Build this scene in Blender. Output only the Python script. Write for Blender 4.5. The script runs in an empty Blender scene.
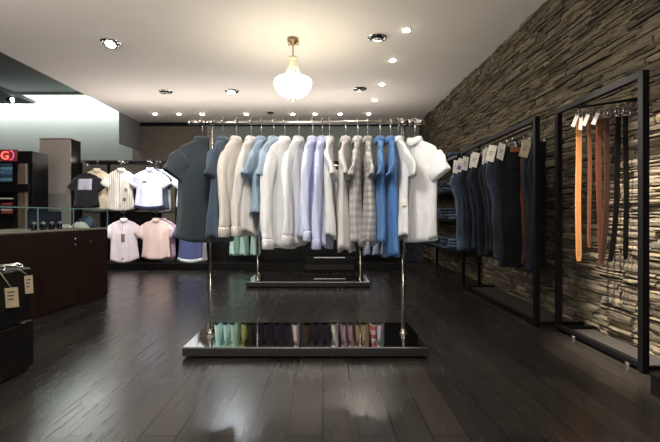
import bpy, math, random
from mathutils import Vector, Matrix, noise
C = bpy.context.scene.collection
PI = math.pi
rad = math.radians

# ------------------------------------------------------------------ helpers
class MB:
    def __init__(s): s.v = []; s.f = []
    def box(s, x0, x1, y0, y1, z0, z1):
        n = len(s.v)
        s.v += [(x0,y0,z0),(x1,y0,z0),(x1,y1,z0),(x0,y1,z0),(x0,y0,z1),(x1,y0,z1),(x1,y1,z1),(x0,y1,z1)]
        s.f += [(n,n+3,n+2,n+1),(n+4,n+5,n+6,n+7),(n,n+1,n+5,n+4),(n+1,n+2,n+6,n+5),(n+2,n+3,n+7,n+6),(n+3,n,n+4,n+7)]
        return s
    def loft(s, rings, cap0=True, cap1=True, closed=True):
        n = len(s.v); m = len(rings[0])
        for r in rings: s.v += [tuple(p) for p in r]
        for i in range(len(rings)-1):
            for j in range(m if closed else m-1):
                a = n+i*m+j; b = n+i*m+(j+1)%m
                s.f.append((a, b, b+m, a+m))
        if cap0: s.f.append(tuple(n+j for j in reversed(range(m))))
        if cap1: s.f.append(tuple(n+(len(rings)-1)*m+j for j in range(m)))
        return s
    def tube(s, pts, r, seg=8, cap=True):
        pts = [Vector(p) for p in pts]; rings = []
        up = None
        for i, p in enumerate(pts):
            d = (pts[min(i+1, len(pts)-1)] - pts[max(i-1, 0)]).normalized()
            if up is None:
                up = Vector((0,0,1)) if abs(d.z) < .9 else Vector((0,1,0))
            a = d.cross(up)
            if a.length < 1e-4: a = d.cross(Vector((1,0,0)))
            a.normalize(); b = a.cross(d).normalized(); up = b
            rr = r[i] if isinstance(r, (list, tuple)) else r
            rings.append([p + a*math.cos(2*PI*k/seg)*rr + b*math.sin(2*PI*k/seg)*rr for k in range(seg)])
        return s.loft(rings, cap, cap)
    def lathe(s, prof, cx=0, cy=0, seg=24, cap0=True, cap1=True):
        return s.loft([[(cx+r*math.cos(2*PI*k/seg), cy+r*math.sin(2*PI*k/seg), z) for k in range(seg)] for r, z in prof], cap0, cap1)
    def grid(s, fn, nu, nv):
        n = len(s.v)
        for i in range(nu+1):
            for j in range(nv+1): s.v.append(tuple(fn(i/nu, j/nv)))
        for i in range(nu):
            for j in range(nv):
                a = n+i*(nv+1)+j
                s.f.append((a, a+1, a+nv+2, a+nv+1))
        return s
    def mesh(s, name, mat, smooth=False):
        me = bpy.data.meshes.new(name); me.from_pydata(s.v, [], s.f); me.update()
        if mat: me.materials.append(mat)
        if smooth: me.polygons.foreach_set('use_smooth', [True]*len(me.polygons))
        return me

def obj(name, mb, mat=None, parent=None, smooth=False, bevel=0, solid=0, label=None):
    me = mb if isinstance(mb, bpy.types.Mesh) else mb.mesh(name, mat, smooth)
    o = bpy.data.objects.new(name, me); C.objects.link(o)
    if parent: o.parent = parent
    if solid:
        m = o.modifiers.new('s', 'SOLIDIFY'); m.thickness = solid; m.offset = 0
    if bevel:
        m = o.modifiers.new('b', 'BEVEL'); m.width = bevel; m.segments = 2; m.limit_method = 'ANGLE'
    if label: o['label'] = label
    return o

def tag(o, label, cat, group=None):
    if not 4 <= len(label.replace('-',' ').split()) <= 16 and label: print('LABEL', len(label.split()), label)
    o['label'] = label; o['category'] = cat
    if group: o['group'] = group
    return o

def thing(name, label, cat, loc=(0,0,0), rotz=0, group=None):
    o = bpy.data.objects.new(name, None); C.objects.link(o)
    o.empty_display_size = .05
    o.location = loc; o.rotation_euler = (0,0,rotz)
    return tag(o, label, cat, group)

def struct(name, mb, mat, smooth=False):
    o = obj(name, mb, mat, None, smooth); o['kind'] = 'structure'; return o

def dup(root, loc, rotz, label, group=None):
    r = root.copy(); C.objects.link(r); r.location = loc; r.rotation_euler = (0,0,rotz); r['label'] = label
    if group: r['group'] = group
    for ch in list(root.children):
        c = ch.copy(); C.objects.link(c); c.parent = r
        for g in list(ch.children):
            d = g.copy(); C.objects.link(d); d.parent = c
    return r

F = 420.0
CAMZ = 1.0
def X_(px, D): return (px-323)*D/F
def Z_(py, D): return CAMZ-(py-215)*D/F

# ------------------------------------------------------------------ materials
def nodes(name):
    m = bpy.data.materials.new(name); m.use_nodes = True
    nt = m.node_tree; return m, nt, nt.nodes['Principled BSDF']
def simple(name, col, rough=.5, metal=0, var=.0, scale=8, bump=0, bscale=80, spec=.5, coat=0):
    m, nt, b = nodes(name)
    b.inputs['Base Color'].default_value = (*col, 1)
    b.inputs['Roughness'].default_value = rough; b.inputs['Metallic'].default_value = metal
    b.inputs['Specular IOR Level'].default_value = spec
    b.inputs['Coat Weight'].default_value = coat
    tc = nt.nodes.new('ShaderNodeTexCoord')
    if var:
        n = nt.nodes.new('ShaderNodeTexNoise'); n.inputs['Scale'].default_value = scale; n.inputs['Detail'].default_value = 4
        nt.links.new(tc.outputs['Object'], n.inputs['Vector'])
        mx = nt.nodes.new('ShaderNodeMix'); mx.data_type = 'RGBA'
        mx.inputs['A'].default_value = (*[c*(1-var) for c in col], 1); mx.inputs['B'].default_value = (*[min(1, c*(1+var)) for c in col], 1)
        nt.links.new(n.outputs['Fac'], mx.inputs['Factor']); nt.links.new(mx.outputs['Result'], b.inputs['Base Color'])
    if bump:
        n2 = nt.nodes.new('ShaderNodeTexNoise'); n2.inputs['Scale'].default_value = bscale; n2.inputs['Detail'].default_value = 3
        nt.links.new(tc.outputs['Object'], n2.inputs['Vector'])
        bp = nt.nodes.new('ShaderNodeBump'); bp.inputs['Strength'].default_value = bump; bp.inputs['Distance'].default_value = .01
        nt.links.new(n2.outputs['Fac'], bp.inputs['Height']); nt.links.new(bp.outputs['Normal'], b.inputs['Normal'])
    return m
def emit(name, col, strength):
    m, nt, b = nodes(name)
    b.inputs['Base Color'].default_value = (*col, 1)
    b.inputs['Emission Color'].default_value = (*col, 1); b.inputs['Emission Strength'].default_value = strength
    return m
def cloth(name, col, var=.06, stripe=None, axis='X', scale=60, plaid=False, stripe_amt=.5):
    """woven fabric: fine crumple bump, slight tone variation, optional stripes or plaid (object space)"""
    m, nt, b = nodes(name); L = nt.links.new
    b.inputs['Roughness'].default_value = .9; b.inputs['Specular IOR Level'].default_value = .15
    b.inputs['Sheen Weight'].default_value = .15
    tc = nt.nodes.new('ShaderNodeTexCoord')
    n = nt.nodes.new('ShaderNodeTexNoise'); n.inputs['Scale'].default_value = 14; n.inputs['Detail'].default_value = 5
    L(tc.outputs['Object'], n.inputs['Vector'])
    mx = nt.nodes.new('ShaderNodeMix'); mx.data_type = 'RGBA'
    mx.inputs['A'].default_value = (*[c*(1-var) for c in col], 1); mx.inputs['B'].default_value = (*[min(1, c*(1+var)) for c in col], 1)
    L(n.outputs['Fac'], mx.inputs['Factor']); out = mx.outputs['Result']
    def bands(ax, sc):
        w = nt.nodes.new('ShaderNodeTexWave'); w.wave_type = 'BANDS'; w.bands_direction = ax
        w.inputs['Scale'].default_value = sc; w.inputs['Distortion'].default_value = .4
        L(tc.outputs['Object'], w.inputs['Vector'])
        r = nt.nodes.new('ShaderNodeValToRGB'); r.color_ramp.elements[0].position = .45; r.color_ramp.elements[1].position = .6
        L(w.outputs['Fac'], r.inputs['Fac']); return r.outputs['Color']
    if stripe:
        for ax, sc in ([(axis, scale)] if not plaid else [('X', scale), ('Z', scale)]):
            bw = nt.nodes.new('ShaderNodeMath'); bw.operation = 'MULTIPLY'; bw.inputs[1].default_value = stripe_amt
            L(bands(ax, sc), bw.inputs[0])
            m2 = nt.nodes.new('ShaderNodeMix'); m2.data_type = 'RGBA'
            L(bw.outputs[0], m2.inputs['Factor']); L(out, m2.inputs['A']); m2.inputs['B'].default_value = (*stripe, 1)
            out = m2.outputs['Result']
    L(out, b.inputs['Base Color'])
    n2 = nt.nodes.new('ShaderNodeTexNoise'); n2.inputs['Scale'].default_value = 22; n2.inputs['Detail'].default_value = 6; n2.inputs['Distortion'].default_value = .6
    mpc = nt.nodes.new('ShaderNodeMapping'); mpc.inputs['Scale'].default_value = (1, 1, .4); L(tc.outputs['Object'], mpc.inputs['Vector']); L(mpc.outputs['Vector'], n2.inputs['Vector'])
    bp = nt.nodes.new('ShaderNodeBump'); bp.inputs['Strength'].default_value = .6; bp.inputs['Distance'].default_value = .016
    L(n2.outputs['Fac'], bp.inputs['Height']); L(bp.outputs['Normal'], b.inputs['Normal'])
    return m
def wood(name, c0, c1, rough=.35, scale=3, axis='Z'):
    m, nt, b = nodes(name); L = nt.links.new
    b.inputs['Roughness'].default_value = rough
    tc = nt.nodes.new('ShaderNodeTexCoord'); mp = nt.nodes.new('ShaderNodeMapping')
    sc = {'X': (.6, 9, 9), 'Y': (9, .6, 9), 'Z': (9, 9, .6)}[axis]
    mp.inputs['Scale'].default_value = sc
    L(tc.outputs['Object'], mp.inputs['Vector'])
    n = nt.nodes.new('ShaderNodeTexNoise'); n.inputs['Scale'].default_value = scale; n.inputs['Detail'].default_value = 7; n.inputs['Distortion'].default_value = .5
    L(mp.outputs['Vector'], n.inputs['Vector'])
    r = nt.nodes.new('ShaderNodeValToRGB'); r.color_ramp.elements[0].color = (*c0, 1); r.color_ramp.elements[1].color = (*c1, 1)
    r.color_ramp.elements[0].position = .35; r.color_ramp.elements[1].position = .7
    L(n.outputs['Fac'], r.inputs['Fac']); L(r.outputs['Color'], b.inputs['Base Color'])
    return m

def floor_mat():
    m, nt, b = nodes('floor_planks'); L = nt.links.new
    tc = nt.nodes.new('ShaderNodeTexCoord'); mp = nt.nodes.new('ShaderNodeMapping')
    mp.inputs['Rotation'].default_value = (0, 0, rad(90))
    L(tc.outputs['Object'], mp.inputs['Vector'])
    br = nt.nodes.new('ShaderNodeTexBrick'); br.offset = .37; br.offset_frequency = 2
    br.inputs['Scale'].default_value = 1; br.inputs['Brick Width'].default_value = 1.9; br.inputs['Row Height'].default_value = .165
    br.inputs['Mortar Size'].default_value = .003; br.inputs['Mortar Smooth'].default_value = .3
    br.inputs['Color1'].default_value = (.024, .020, .017, 1); br.inputs['Color2'].default_value = (.010, .0088, .0077, 1)
    br.inputs['Mortar'].default_value = (.002, .002, .002, 1)
    L(mp.outputs['Vector'], br.inputs['Vector'])
    m2 = nt.nodes.new('ShaderNodeMapping'); m2.inputs['Scale'].default_value = (20, 1.1, 1)
    L(tc.outputs['Object'], m2.inputs['Vector'])
    n = nt.nodes.new('ShaderNodeTexNoise'); n.inputs['Scale'].default_value = 2.2; n.inputs['Detail'].default_value = 8
    L(m2.outputs['Vector'], n.inputs['Vector'])
    mx = nt.nodes.new('ShaderNodeMix'); mx.data_type = 'RGBA'; mx.blend_type = 'MULTIPLY'; mx.inputs['Factor'].default_value = .7
    r = nt.nodes.new('ShaderNodeValToRGB'); r.color_ramp.elements[0].color = (.45,.45,.45,1); r.color_ramp.elements[1].color = (1.5,1.45,1.4,1)
    L(n.outputs['Fac'], r.inputs['Fac']); L(br.outputs['Color'], mx.inputs['A']); L(r.outputs['Color'], mx.inputs['B'])
    L(mx.outputs['Result'], b.inputs['Base Color'])
    rr = nt.nodes.new('ShaderNodeMapRange'); rr.inputs['To Min'].default_value = .13; rr.inputs['To Max'].default_value = .38
    n3 = nt.nodes.new('ShaderNodeTexNoise'); n3.inputs['Scale'].default_value = 2.5; n3.inputs['Detail'].default_value = 6
    L(tc.outputs['Object'], n3.inputs['Vector'])
    n4 = nt.nodes.new('ShaderNodeMix'); n4.data_type = 'FLOAT'; n4.inputs[0].default_value = .6; L(n3.outputs['Fac'], n4.inputs[2]); L(n.outputs['Fac'], n4.inputs[3])
    L(n4.outputs[0], rr.inputs['Value']); L(rr.outputs['Result'], b.inputs['Roughness'])
    ad = nt.nodes.new('ShaderNodeMath'); ad.operation = 'MULTIPLY_ADD'; ad.inputs[1].default_value = -1.6
    L(br.outputs['Fac'], ad.inputs[0])
    ml = nt.nodes.new('ShaderNodeMath'); ml.operation = 'MULTIPLY'; ml.inputs[1].default_value = .05
    L(n.outputs['Fac'], ml.inputs[0]); L(ml.outputs[0], ad.inputs[2])
    bp = nt.nodes.new('ShaderNodeBump'); bp.inputs['Strength'].default_value = .9; bp.inputs['Distance'].default_value = .006
    L(ad.outputs[0], bp.inputs['Height']); L(bp.outputs['Normal'], b.inputs['Normal'])
    b.inputs['Specular IOR Level'].default_value = .5
    return m

def stone_mat():
    m, nt, b = nodes('stacked_slate'); L = nt.links.new
    b.inputs['Roughness'].default_value = .85; b.inputs['Specular IOR Level'].default_value = .25
    g = nt.nodes.new('ShaderNodeNewGeometry'); tc = nt.nodes.new('ShaderNodeTexCoord')
    r = nt.nodes.new('ShaderNodeValToRGB'); cr = r.color_ramp
    cr.elements[0].color = (.055, .046, .033, 1); cr.elements[1].color = (.22, .178, .118, 1)
    for p, c in ((.3, (.088,.073,.052)), (.55, (.12,.101,.072)), (.8, (.16,.128,.085)), (.92, (.105,.097,.083))):
        e = cr.elements.new(p); e.color = (*c, 1)
    L(g.outputs['Random Per Island'], r.inputs['Fac'])
    mp = nt.nodes.new('ShaderNodeMapping'); mp.inputs['Scale'].default_value = (1, 1, 3.5); L(tc.outputs['Object'], mp.inputs['Vector'])
    n = nt.nodes.new('ShaderNodeTexNoise'); n.inputs['Scale'].default_value = 13; n.inputs['Detail'].default_value = 8; n.inputs['Roughness'].default_value = .65
    L(mp.outputs['Vector'], n.inputs['Vector'])
    r2 = nt.nodes.new('ShaderNodeValToRGB'); r2.color_ramp.elements[0].color = (.5,.5,.5,1); r2.color_ramp.elements[1].color = (1.4,1.35,1.25,1)
    r2.color_ramp.elements[0].position = .3; r2.color_ramp.elements[1].position = .7
    L(n.outputs['Fac'], r2.inputs['Fac'])
    mx = nt.nodes.new('ShaderNodeMix'); mx.data_type = 'RGBA'; mx.blend_type = 'MULTIPLY'; mx.inputs['Factor'].default_value = .8
    L(r.outputs['Color'], mx.inputs['A']); L(r2.outputs['Color'], mx.inputs['B']); L(mx.outputs['Result'], b.inputs['Base Color'])
    bp = nt.nodes.new('ShaderNodeBump'); bp.inputs['Strength'].default_value = .7; bp.inputs['Distance'].default_value = .02
    L(n.outputs['Fac'], bp.inputs['Height']); L(bp.outputs['Normal'], b.inputs['Normal'])
    return m

M = dict(
    ceil=simple('ceiling_paint', (.74,.69,.65), .9, var=.02, scale=1.5),
    black_ceil=simple('dark_ceiling_paint', (.018,.022,.022), .8, var=.3, scale=2),
    green_wall=simple('grey_green_plaster', (.235,.26,.24), .85, var=.08, scale=1.3),
    brown_panel=simple('taupe_panel', (.115,.092,.075), .75, var=.12, scale=2),
    taupe=simple('taupe_laminate', (.20,.175,.155), .6, var=.05, scale=2),
    grey_wall=simple('plain_wall_paint', (.30,.28,.26), .9, var=.05),
    bulkhead=simple('grey_bulkhead_paint', (.17,.18,.20), .8, var=.05),
    floor=floor_mat(), stone=stone_mat(),
    mortar=simple('shadow_gap', (.03,.026,.02), .95, var=.2),
    black=simple('satin_black_metal', (.004,.004,.0045), .45, var=.2, spec=.1),
    blackwood=simple('black_lacquer', (.004,.0035,.0035), .4, var=.2, spec=.18),
    board=simple('dark_base_board', (.028,.024,.021), .55, var=.2),
    chrome=simple('polished_chrome', (.52,.515,.515), .18, 1, var=.04, scale=20),
    steel=simple('brushed_steel', (.46,.44,.42), .28, 1, var=.06, scale=25),
    mirror=simple('dark_mirror', (.52,.53,.53), .015, 1, var=.01),
    cherry=wood('dark_cherry', (.009,.0038,.0026), (.022,.0085,.005), .32),
    doorwood=wood('brown_door', (.07,.045,.03), (.14,.10,.07), .5),
    steeltrim=simple('dark_steel_trim', (.032,.030,.028), .35, .6, var=.1),
    white=simple('white_panel', (.7,.69,.66), .5, var=.03),
    card=simple('white_card', (.80,.76,.68), .8, var=.04),
    kraft=simple('kraft_card', (.34,.27,.175), .85, var=.08),
    ink=simple('printed_ink', (.05,.04,.06), .8, var=.1),
    violet=simple('violet_ink', (.16,.12,.42), .8, var=.1),
    gunmetal=simple('gunmetal_tube', (.36,.335,.31), .2, 1, var=.05, scale=20),
    brass=simple('antique_brass', (.42,.30,.16), .3, 1, var=.1),
    bulb=emit('downlight_lens', (1, .93, .80), 30),
    coolbulb=emit('cool_lens', (.86, .95, 1), 14),
    dimbulb=emit('dim_lens', (1, .93, .82), 1.6),
    bowl=emit('glowing_glass', (1, .93, .76), 5.5),
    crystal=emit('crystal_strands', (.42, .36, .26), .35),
    neon=emit('neon_red', (1, .10, .08), 1.2),
    neonpink=emit('neon_pink', (.9, .12, .35), .5),
    signback=simple('sign_board', (.16,.03,.03), .5, var=.1),
    tan=simple('tan_leather', (.56,.25,.09), .5, var=.12, bump=.15),
    brownl=simple('brown_leather', (.16,.066,.032), .5, var=.2, spec=.15, bump=.15),
    redl=simple('chestnut_leather', (.12,.042,.024), .5, var=.2, spec=.15, bump=.15),
    darkl=simple('dark_brown_leather', (.05,.027,.019), .5, var=.2, spec=.15, bump=.15),
    blackl=simple('black_leather', (.006,.005,.005), .45, var=.2, spec=.15, bump=.15),
    rust=simple('rust_leather', (.26,.075,.03), .6, var=.2, bump=.15),
)
def glass_mat():
    m, nt, b = nodes('showcase_glass')
    b.inputs['Base Color'].default_value = (.93,.98,.97,1); b.inputs['Roughness'].default_value = .02
    b.inputs['Transmission Weight'].default_value = 1; b.inputs['IOR'].default_value = 1.08
    return m
M['glass'] = glass_mat()
M['glassedge'] = simple('green_glass_edge', (.15,.29,.30), .2, var=.05)

# fabrics
FB = dict(
    slate=cloth('slate_linen', (.036,.048,.057), .12),
    slate2=cloth('slate_blue_linen', (.060,.088,.125), .12),
    navyl=cloth('navy_lining', (.02,.03,.06)),
    cream=cloth('cream_linen', (.64,.60,.55), stripe=(.53,.49,.44), scale=28, stripe_amt=.35),
    offw=cloth('offwhite_linen', (.60,.585,.56)),
    white=cloth('white_linen', (.70,.71,.72)),
    white2=cloth('soft_white_cotton', (.66,.665,.67)),
    steelb=cloth('steel_blue_linen', (.27,.36,.47), .1),
    steelb2=cloth('pale_steel_linen', (.33,.42,.52), .1),
    lav=cloth('lavender_linen', (.52,.56,.74), stripe=(.62,.66,.80), scale=25, stripe_amt=.4),
    lav2=cloth('lavender_stripe', (.44,.48,.69), stripe=(.55,.58,.76), scale=22, stripe_amt=.5),
    greyw=cloth('grey_white_cotton', (.56,.545,.53)),
    plaid=cloth('grey_plaid', (.58,.56,.55), stripe=(.24,.24,.26), plaid=True, scale=5.5, stripe_amt=.42),
    plaid2=cloth('dark_grey_plaid', (.50,.48,.45), stripe=(.16,.16,.17), plaid=True, scale=6.5, stripe_amt=.5),
    blue=cloth('mid_blue_linen', (.085,.20,.42), .1),
    blue2=cloth('bright_blue_linen', (.065,.175,.40), .1),
    blackt=cloth('black_jersey', (.016,.014,.016)),
    beige=cloth('beige_cotton', (.62,.50,.36)),
    stripeb=cloth('beige_striped', (.70,.64,.56), stripe=(.36,.30,.25), scale=9, stripe_amt=.6),
    lavw=cloth('lilac_white_pique', (.76,.74,.88)),
    pinkw=cloth('pale_pink_cotton', (.80,.68,.72)),
    pink=cloth('pink_pique', (.86,.63,.57)),
    navys=cloth('navy_striped', (.075,.09,.22), stripe=(.15,.17,.34), scale=10, stripe_amt=.6),
    mint=cloth('mint_pique', (.52,.74,.68)),
    yellowg=cloth('yellow_green_jersey', (.42,.44,.16)),
    purple=cloth('dark_purple_jersey', (.035,.020,.050)),
    olive=cloth('dark_olive_jersey', (.045,.04,.026)),
    brownj=cloth('brown_striped_jersey', (.12,.06,.05), stripe=(.03,.02,.02), axis='Z', scale=14, stripe_amt=.8),
    mauve=cloth('mauve_pique', (.46,.31,.40)),
    khaki=cloth('khaki_pique', (.40,.31,.20)),
    floral=cloth('white_red_print', (.82,.74,.76), stripe=(.55,.03,.05), axis='Z', scale=2.0, stripe_amt=.9),
    bluecheck=cloth('blue_white_check', (.66,.72,.86), stripe=(.12,.16,.34), plaid=True, scale=9, stripe_amt=.6),
)
def denim(name, col, fade=.35):
    m, nt, b = nodes(name); L = nt.links.new
    b.inputs['Roughness'].default_value = .88; b.inputs['Specular IOR Level'].default_value = .2
    tc = nt.nodes.new('ShaderNodeTexCoord')
    mp = nt.nodes.new('ShaderNodeMapping'); mp.inputs['Scale'].default_value = (6, 6, 1.6); L(tc.outputs['Object'], mp.inputs['Vector'])
    n = nt.nodes.new('ShaderNodeTexNoise'); n.inputs['Scale'].default_value = 1.6; n.inputs['Detail'].default_value = 7; n.inputs['Roughness'].default_value = .6
    L(mp.outputs['Vector'], n.inputs['Vector'])
    r = nt.nodes.new('ShaderNodeValToRGB'); r.color_ramp.elements[0].position = .38; r.color_ramp.elements[1].position = .72
    r.color_ramp.elements[0].color = (*[c*.65 for c in col], 1); r.color_ramp.elements[1].color = (*[min(1, c*(1+fade*2.5)) for c in col], 1)
    L(n.outputs['Fac'], r.inputs['Fac']); L(r.outputs['Color'], b.inputs['Base Color'])
    n2 = nt.nodes.new('ShaderNodeTexNoise'); n2.inputs['Scale'].default_value = 40; L(tc.outputs['Object'], n2.inputs['Vector'])
    bp = nt.nodes.new('ShaderNodeBump'); bp.inputs['Strength'].default_value = .3; bp.inputs['Distance'].default_value = .006
    L(n2.outputs['Fac'], bp.inputs['Height']); L(bp.outputs['Normal'], b.inputs['Normal'])
    return m
DN = dict(
    light=denim('light_blue_denim', (.055,.078,.115), .5), mid=denim('mid_blue_denim', (.020,.029,.047), .5),
    navy=denim('navy_denim', (.008,.011,.020)), indigo=denim('indigo_denim', (.012,.017,.030)),
    greyb=denim('blue_grey_denim', (.024,.031,.048), .5), brown=denim('brown_black_denim', (.013,.010,.009)),
    black=denim('black_denim', (.005,.006,.008)), rust=denim('rust_twill', (.05,.016,.009)),
)

# ------------------------------------------------------------------ room
CEIL = 3.26; BACK = 10.3; RW = 2.37; LX = -4.47; FARL = -9.0; FRONT = -3.5
struct('floor', MB().box(FARL, RW+.15, FRONT, BACK, -.06, 0), M['floor'])
struct('ceiling', MB().box(LX, RW+.15, FRONT, BACK, CEIL, CEIL+.10), M['ceil'])
struct('ceiling_upper', MB().box(FARL, LX, FRONT, BACK, 4.0, 4.1), M['black_ceil'])
struct('wall_ceiling_step', MB().box(LX, LX+.1, FRONT, BACK, CEIL+.1, 4.1), M['ceil'])
struct('wall_back', MB().box(FARL, RW+.15, BACK, BACK+.12, 0, 4.1), M['green_wall'])
struct('wall_left', MB().box(FARL-.12, FARL, FRONT, BACK, 0, 4.1), M['grey_wall'])
struct('wall_front', MB().box(FARL, RW+.15, FRONT-.12, FRONT, 0, 4.1), M['grey_wall'])
mbp = MB().box(X_(133,BACK), X_(207,BACK), BACK-.03, BACK, 0, CEIL)
mbp.box(X_(79,BACK), X_(133,BACK), BACK-.03, BACK, 0, Z_(160,BACK))
struct('wall_back_panelling', mbp, M['brown_panel'])
struct('shadow_strip_1', MB().box(X_(133,BACK), RW, BACK-.05, BACK-.03, CEIL-.09, CEIL), M['black'])  # black strip stands in for the shadow line under the ceiling
# hanging bulkhead at the end of the lowered ceiling's edge
struct('wall_bulkhead', MB().box(LX-.05, LX, 9.3, BACK, 2.58, CEIL+.1), M['bulkhead'])
struct('ceiling_soffit', MB().box(FARL, X_(36,9.9), 8.4, 9.9, 3.62, 3.70), M['black_ceil'])

# stacked stone wall, each ledge stone modelled, one wall
rng = random.Random(4)
st = MB()
z = 0.0
Y0, Y1 = FRONT, BACK
while z < CEIL:
    h = rng.choice([.026,.032,.038,.045,.052,.06]) ; h = min(h, CEIL-z)
    if h < .012: break
    y = Y0 - rng.random()*.3
    while y < Y1:
        ln = rng.uniform(.12, .50) if h < .05 else rng.uniform(.10, .34)
        ya, yb = max(y, Y0), min(y+ln, Y1)
        y += ln + .003
        if yb-ya < .02: continue
        parts = [(z, z+h)]
        if h > .04 and rng.random() < .35:
            c = z+h*rng.uniform(.35,.65); parts = [(z, c), (c, z+h)]
        for (za, zb) in parts:
            dep = rng.uniform(.006, .042)
            tl = [rng.uniform(-.011,.011) for _ in range(4)]
            nseg = max(2, int((yb-ya)/.07)) if yb > 1.4 else 1
            g = .0025
            rings = []
            for k in range(nseg+1):
                t = k/nseg; yy = ya+g+(yb-ya-2*g)*t
                e = .82 if k in (0, nseg) else 1
                lo = za+g+ (tl[0]*(1-t)+tl[1]*t)*.7; hi = zb-g+(tl[2]*(1-t)+tl[3]*t)*.7
                if hi-lo < .008: hi = lo+.008
                d1 = dep*e+rng.uniform(-.006,.006); d2 = dep*e+rng.uniform(-.006,.006); dm = dep*e+rng.uniform(0,.007)
                rings.append([(RW+.02, yy, lo), (RW-d1, yy+rng.uniform(-.004,.004), lo), (RW-dm-.003, yy, (lo+hi)/2), (RW-d2, yy+rng.uniform(-.004,.004), hi), (RW+.02, yy, hi)])
            st.loft(rings, True, True)
    z += h
st.box(RW+.012, RW+.15, Y0, Y1, 0, CEIL)
struct('wall_right', st, M['stone'])

# ------------------------------------------------------------------ lights in the ceiling
def downlight_mesh():
    ring = MB().loft([[(r*math.cos(2*PI*k/20), r*math.sin(2*PI*k/20), zz) for k in range(20)] for r, zz in ((.045,-.002),(.047,-.008),(.060,-.006),(.063,0))], False, False).mesh('trim_ring', M['steel'], True)
    lens = MB().lathe([(.046,-.001),(.043,-.014),(.022,-.024),(.004,-.028)], seg=16).mesh('lens', M['bulb'], True)
    return ring, lens
DR, DLN = downlight_mesh()
def lamp(kind, name, loc, energy, col, **kw):
    l = bpy.data.lights.new(name, kind); l.energy = energy; l.color = col
    for k, v in kw.items(): setattr(l, k, v)
    o = bpy.data.objects.new(name, l); C.objects.link(o); o.location = loc
    return o
def aim(o, target):
    o.rotation_euler = (Vector(target)-o.location).to_track_quat('-Z', 'Y').to_euler()
WARM = (1, .90, .78)
def downlight(x, y, label, e=26, size=100, group=None, tgt=None):
    t = thing('downlight', label, 'ceiling light', (x, y, CEIL), 0, group)
    obj('trim_ring', DR, None, t); obj('lens', DLN, None, t)
    lo = lamp('SPOT', 'downlight_glow', (x, y, CEIL-.04), e, WARM, spot_size=rad(size), spot_blend=.7, shadow_soft_size=.04)
    aim(lo, tgt or (x, y+.001, 0))
ORD = ['nearest','second','third','fourth','farthest']
for i, yy in enumerate((5.12, 6.12, 7.25, 8.25, 9.35)):
    downlight(1.015, yy, f'small bright ceiling downlight, {ORD[i]} of the line running toward the back right corner', 20, group='line of small downlights on the right')
for i, px in enumerate((155,179,202,246.5,292.7,315,340)):
    w = ['first','second','third','fourth','fifth','sixth','seventh'][i]
    downlight(X_(px,9.37), 9.37, f'small bright ceiling downlight, {w} from the left in the row along the back wall', 22, group='row of small downlights along the back')
# unseen downlights overhead: the line carried on, plus two added as fill
for i, (x, y) in enumerate(((1.015,3.0),(1.015,1.9),(-.5,1.2),(-2.4,1.2))):
    downlight(x, y, ['ceiling downlight over the belt frame, above the view','ceiling downlight in front of the belt frame, above the view','added unseen fill downlight above the camera','added unseen fill downlight above the black cabinet'][i], (1200,40,90,10)[i], (34,110,130,120)[i], tgt=(None if i else (2.45,2.82,.30)))

def gimbal(x, y, label, tilt, lensm, e, tgt, col):
    t = thing('gimbal_spotlight', label, 'ceiling light', (x, y, CEIL), 0, 'tilting spotlights in the ceiling')
    obj('trim_ring', MB().loft([[(r*math.cos(2*PI*k/28), r*math.sin(2*PI*k/28), zz) for k in range(28)] for r, zz in ((.085,0),(.088,-.012),(.118,-.014),(.124,0))], False, False), M['chrome'], t, True)
    obj('housing', MB().lathe([(.086,-.001),(.084,-.004)], seg=24), M['steeltrim'], t)
    R = Matrix.Rotation(rad(tilt), 4, 'X')
    def tr(mb):
        mb.v = [tuple(R @ Vector(v) + Vector((0,0,-.012))) for v in mb.v]; return mb
    sh = obj('lamp_shade', tr(MB().lathe([(.05,.02),(.074,.008),(.078,-.03),(.070,-.032),(.060,-.014)], seg=24, cap1=False)), M['chrome'], t, True)
    obj('lens', tr(MB().lathe([(.066,-.018),(.04,-.034),(.006,-.038)], seg=20)), lensm, sh, True)
    if e:
        lo = lamp('SPOT', 'gimbal_glow', (x, y-.02, CEIL-.09), e, col, spot_size=rad(75), spot_blend=.8, shadow_soft_size=.05)
        aim(lo, tgt)
COOL = (.86, .95, 1)
gimbal(-2.78, 5.50, 'tilting ceiling spotlight glowing bright white at upper left', -25, M['coolbulb'], 190, (-3.3,7.8,.95), COOL)
gimbal(-2.88, 7.68, 'tilting ceiling spotlight with a dim lens above the pale shirts', 22, M['dimbulb'], 190, (-3.2,8.0,1.0), (1,.93,.88))
gimbal(-1.66, 7.65, 'tilting ceiling spotlight with bluish glow left of the chandelier', -20, M['coolbulb'], 55, (-1.6,5.2,0), COOL)
gimbal(.69, 5.35, 'tilting chrome ceiling spotlight right of the chandelier, closest to the camera', 14, M['dimbulb'], 55, (.3,2.9,.6), WARM)
gimbal(.66, 7.52, 'tilting chrome ceiling spotlight beside the line of bright downlights', 14, M['dimbulb'], 35, (.3,3.4,.4), WARM)

sm = MB().lathe([(.07,0),(.07,-.018),(.05,-.03)], seg=18)
so = obj('smoke_detector', sm, M['steeltrim'], None, True); so.location = (X_(270.7,9.3), 9.25, CEIL)
tag(so, 'small dark round detector between two downlights of the back row', 'detector')

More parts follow.
